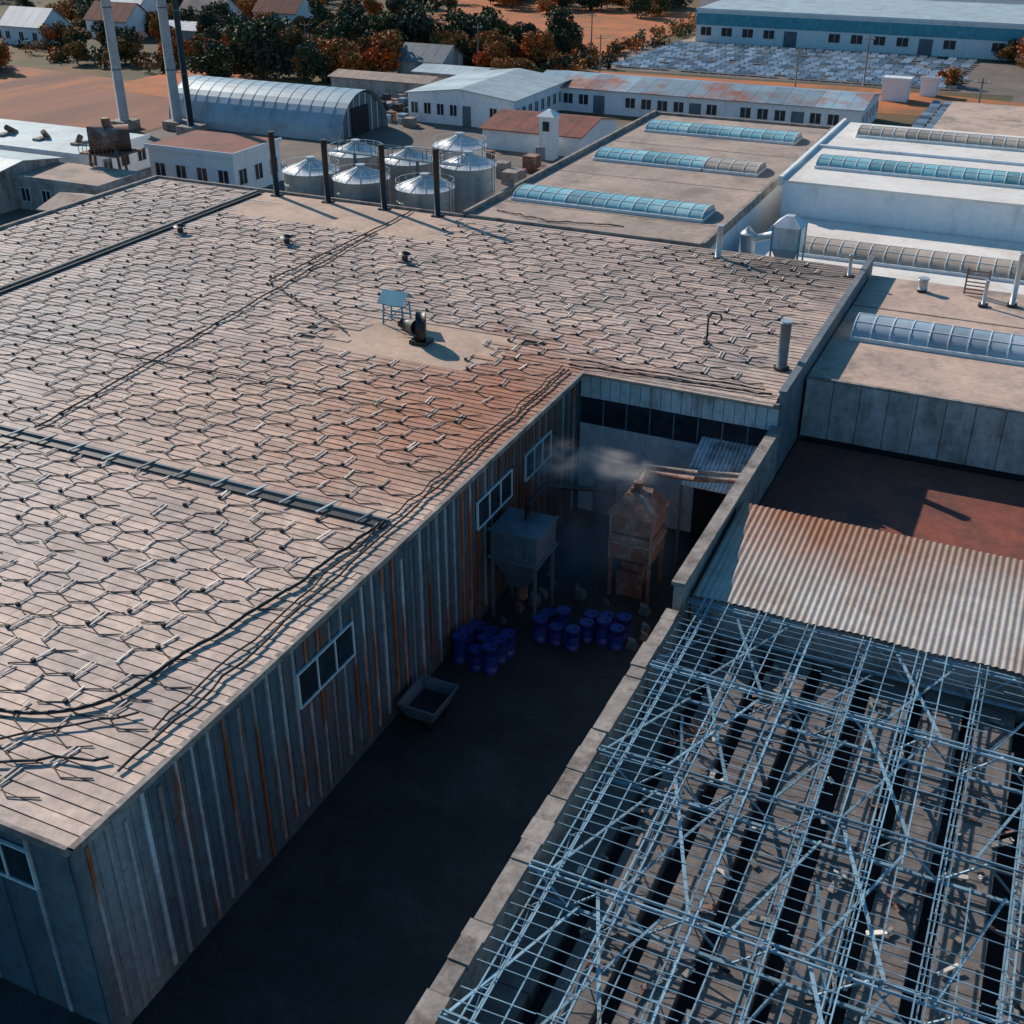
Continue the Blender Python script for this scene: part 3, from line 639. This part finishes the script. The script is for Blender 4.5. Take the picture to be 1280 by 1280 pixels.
def tree(kind,x,y,s):
    p=random.choice(protos[kind])
    if p.name not in used: used.add(p.name);o=p
    else: o=D.objects.new(kind,p.data);sc.collection.objects.link(o)
    o.location=(x,y,0);o.scale=(s,s,s*random.uniform(.75,1.0));o.rotation_euler=(0,0,random.uniform(0,6.28))
T=[('autumn_tree',-118,186,1.2),('autumn_tree',-113,188,1.25),('autumn_tree',-108,200,1.0),('autumn_tree',-121,182,1.1),('autumn_tree',-115,182,.9),('autumn_tree',-100,206,1),('autumn_tree',-98,200,.9),('autumn_tree',-93,210,.9),('ochre_tree',-105,214,1.1),
('dark_tree',-130,176,1.4),('dark_tree',-134,180,1.2),('green_tree',-126,190,1.2),('green_tree',-120,200,1.3),('dark_tree',-114,206,1.4),('dark_tree',-108,212,1.3),
('autumn_tree',-183,164,1.1),('autumn_tree',-189,168,1.0),('autumn_tree',-178,162,.8),('ochre_tree',-172,176,.8),('green_tree',-164,180,1),('autumn_tree',-155,184,.8),('ochre_tree',-149,186,.9),('green_tree',-143,188,1.1),
('dark_tree',-138,172,1),('autumn_tree',-21,219,.6),('autumn_tree',-8,243,1.1),('green_tree',-14,251,.6),('ochre_tree',-90,196,.7),('autumn_tree',-138,194,1.1),('green_tree',-122,178,.9),('ochre_tree',-86,204,.6),('autumn_tree',-92,192,.6)]
for t in T: tree(*t)
for k,lst in protos.items():
    for i,p in enumerate(lst):
        if p.name not in used: tree(k,-150+i*8,205,1.0)
kinds=('green_tree','dark_tree','ochre_tree','autumn_tree','autumn_tree','green_tree','ochre_tree')
for i in range(80):
    t=random.random();tree(random.choice(kinds),-150+t*56+random.uniform(-3,3),186+t*26+random.uniform(-4,16),random.uniform(.5,1.1))
for i in range(95):
    tree(random.choice(kinds),random.uniform(-235,-135),random.uniform(184,270),random.uniform(.45,.95))
for i in range(34):
    tree(random.choice(kinds),random.uniform(-150,-96),random.uniform(300,330)-random.random()*20,random.uniform(.7,1.1))
b=B()
for i in range(230):
    x=random.uniform(-360,60);y=random.uniform(335,430)
    if x<-140:y=random.uniform(250,380)
    s=random.uniform(3,6);mats=random.choice(([L_dk,L_gr],[L_dk],[L_gr,L_ye],[L_ye,L_gr],[L_or,L_ye]))
    crown(b,x,y,s*.8,s*1.1,s*1.0,330,mats,.6)
b.obj('distant_treeline')
b=B()
for i in range(240):
    if i%4==0: x=random.uniform(-88,-80);y=random.uniform(188,290)
    elif i%4==1: x=random.uniform(-150,-112);y=random.uniform(176,200)
    elif i%4==2: x=random.uniform(-220,-130);y=random.uniform(174,190)
    else: x=random.uniform(-130,-86);y=random.uniform(205,232)
    crown(b,x,y,.9,random.uniform(1,2.4),1.5,100,random.choice(([L_ye],[L_gr],[L_or,L_ye],[L_gr,L_dk])),.32)
b.obj('hedge_bushes')
# ================================================================= STEAM
def steam(name,loc,scl,dens,col=(.8,.85,.9),ns=.8,rot=0,lo=.40):
    bpy.ops.mesh.primitive_uv_sphere_add(segments=24,ring_count=12,location=loc);o=bpy.context.object;o.name=name;o.scale=scl;o.rotation_euler=(0,0,rot)
    m=D.materials.new(name);m.use_nodes=True;nt=m.node_tree;nt.nodes.clear();N=nt.nodes;L=nt.links
    out=N.new('ShaderNodeOutputMaterial');pv_=N.new('ShaderNodeVolumePrincipled');pv_.inputs['Color'].default_value=(*col,1);pv_.inputs['Anisotropy'].default_value=.2
    tc=N.new('ShaderNodeTexCoord');le=N.new('ShaderNodeVectorMath');le.operation='LENGTH';L.new(tc.outputs['Object'],le.inputs[0])
    no=N.new('ShaderNodeTexNoise');no.inputs['Scale'].default_value=ns*2;no.inputs['Detail'].default_value=5;no.inputs['Distortion'].default_value=.6;L.new(tc.outputs['Object'],no.inputs['Vector'])
    f=N.new('ShaderNodeMapRange');f.inputs[1].default_value=1.0;f.inputs[2].default_value=.1;L.new(le.outputs['Value'],f.inputs[0])
    g=N.new('ShaderNodeMapRange');g.inputs[1].default_value=lo;g.inputs[2].default_value=.66;g.inputs[4].default_value=dens;L.new(no.outputs['Fac'],g.inputs[0])
    mu=N.new('ShaderNodeMath');mu.operation='MULTIPLY';L.new(f.outputs[0],mu.inputs[0]);L.new(g.outputs[0],mu.inputs[1])
    L.new(mu.outputs[0],pv_.inputs['Density']);L.new(pv_.outputs[0],out.inputs['Volume']);o.data.materials.append(m)
steam('steam_plume',(-18.6,50.6,6.4),(3.3,1.7,1.1),1.6,(.93,.93,.93),ns=1.2,rot=.15)
steam('steam_plume',(-20.6,48.5,7.3),(2.0,2.6,1.2),.5,(.93,.93,.93),ns=1.3)
steam('smoke_haze',(-18,48.5,4.2),(5,8,4.2),.07,(.5,.7,.95))
# ================================================================= CAMERA / LIGHT
cam=D.cameras.new('camera');co=D.objects.new('camera',cam);sc.collection.objects.link(co);sc.camera=co
co.location=(0,0,34);pitch=math.atan(820/1460)
co.rotation_euler=(math.pi/2-pitch,0,math.radians(25))
cam.sensor_width=36;cam.lens=36*1460/1280;cam.clip_end=4000;cam.clip_start=.5
el=math.radians(29.5);az=math.atan2(-.9,.436)
d=Vector((math.cos(el)*math.sin(az),math.cos(el)*math.cos(az),math.sin(el)))
sl=D.lights.new('sun','SUN');sl.energy=5.0;sl.angle=math.radians(.5);sl.color=(1,.86,.73)
so=D.objects.new('sun',sl);sc.collection.objects.link(so);so.rotation_euler=d.to_track_quat('Z','Y').to_euler();so.location=(-60,60,80)
w=D.worlds.new('World');sc.world=w;w.use_nodes=True;nt=w.node_tree
sk=nt.nodes.new('ShaderNodeTexSky');sk.sky_type='NISHITA';sk.sun_disc=False;sk.sun_elevation=el;sk.sun_rotation=az%(2*math.pi);sk.ozone_density=3
tint=nt.nodes.new('ShaderNodeMix');tint.data_type='RGBA';tint.blend_type='MULTIPLY';tint.inputs[0].default_value=1;tint.inputs[7].default_value=(.46,1.04,1.24,1)
bg=nt.nodes['Background'];bg.inputs['Strength'].default_value=.09;nt.links.new(sk.outputs[0],tint.inputs[6]);nt.links.new(tint.outputs[2],bg.inputs[0])
sc.view_settings.view_transform='Standard';sc.view_settings.look='None';sc.view_settings.exposure=0
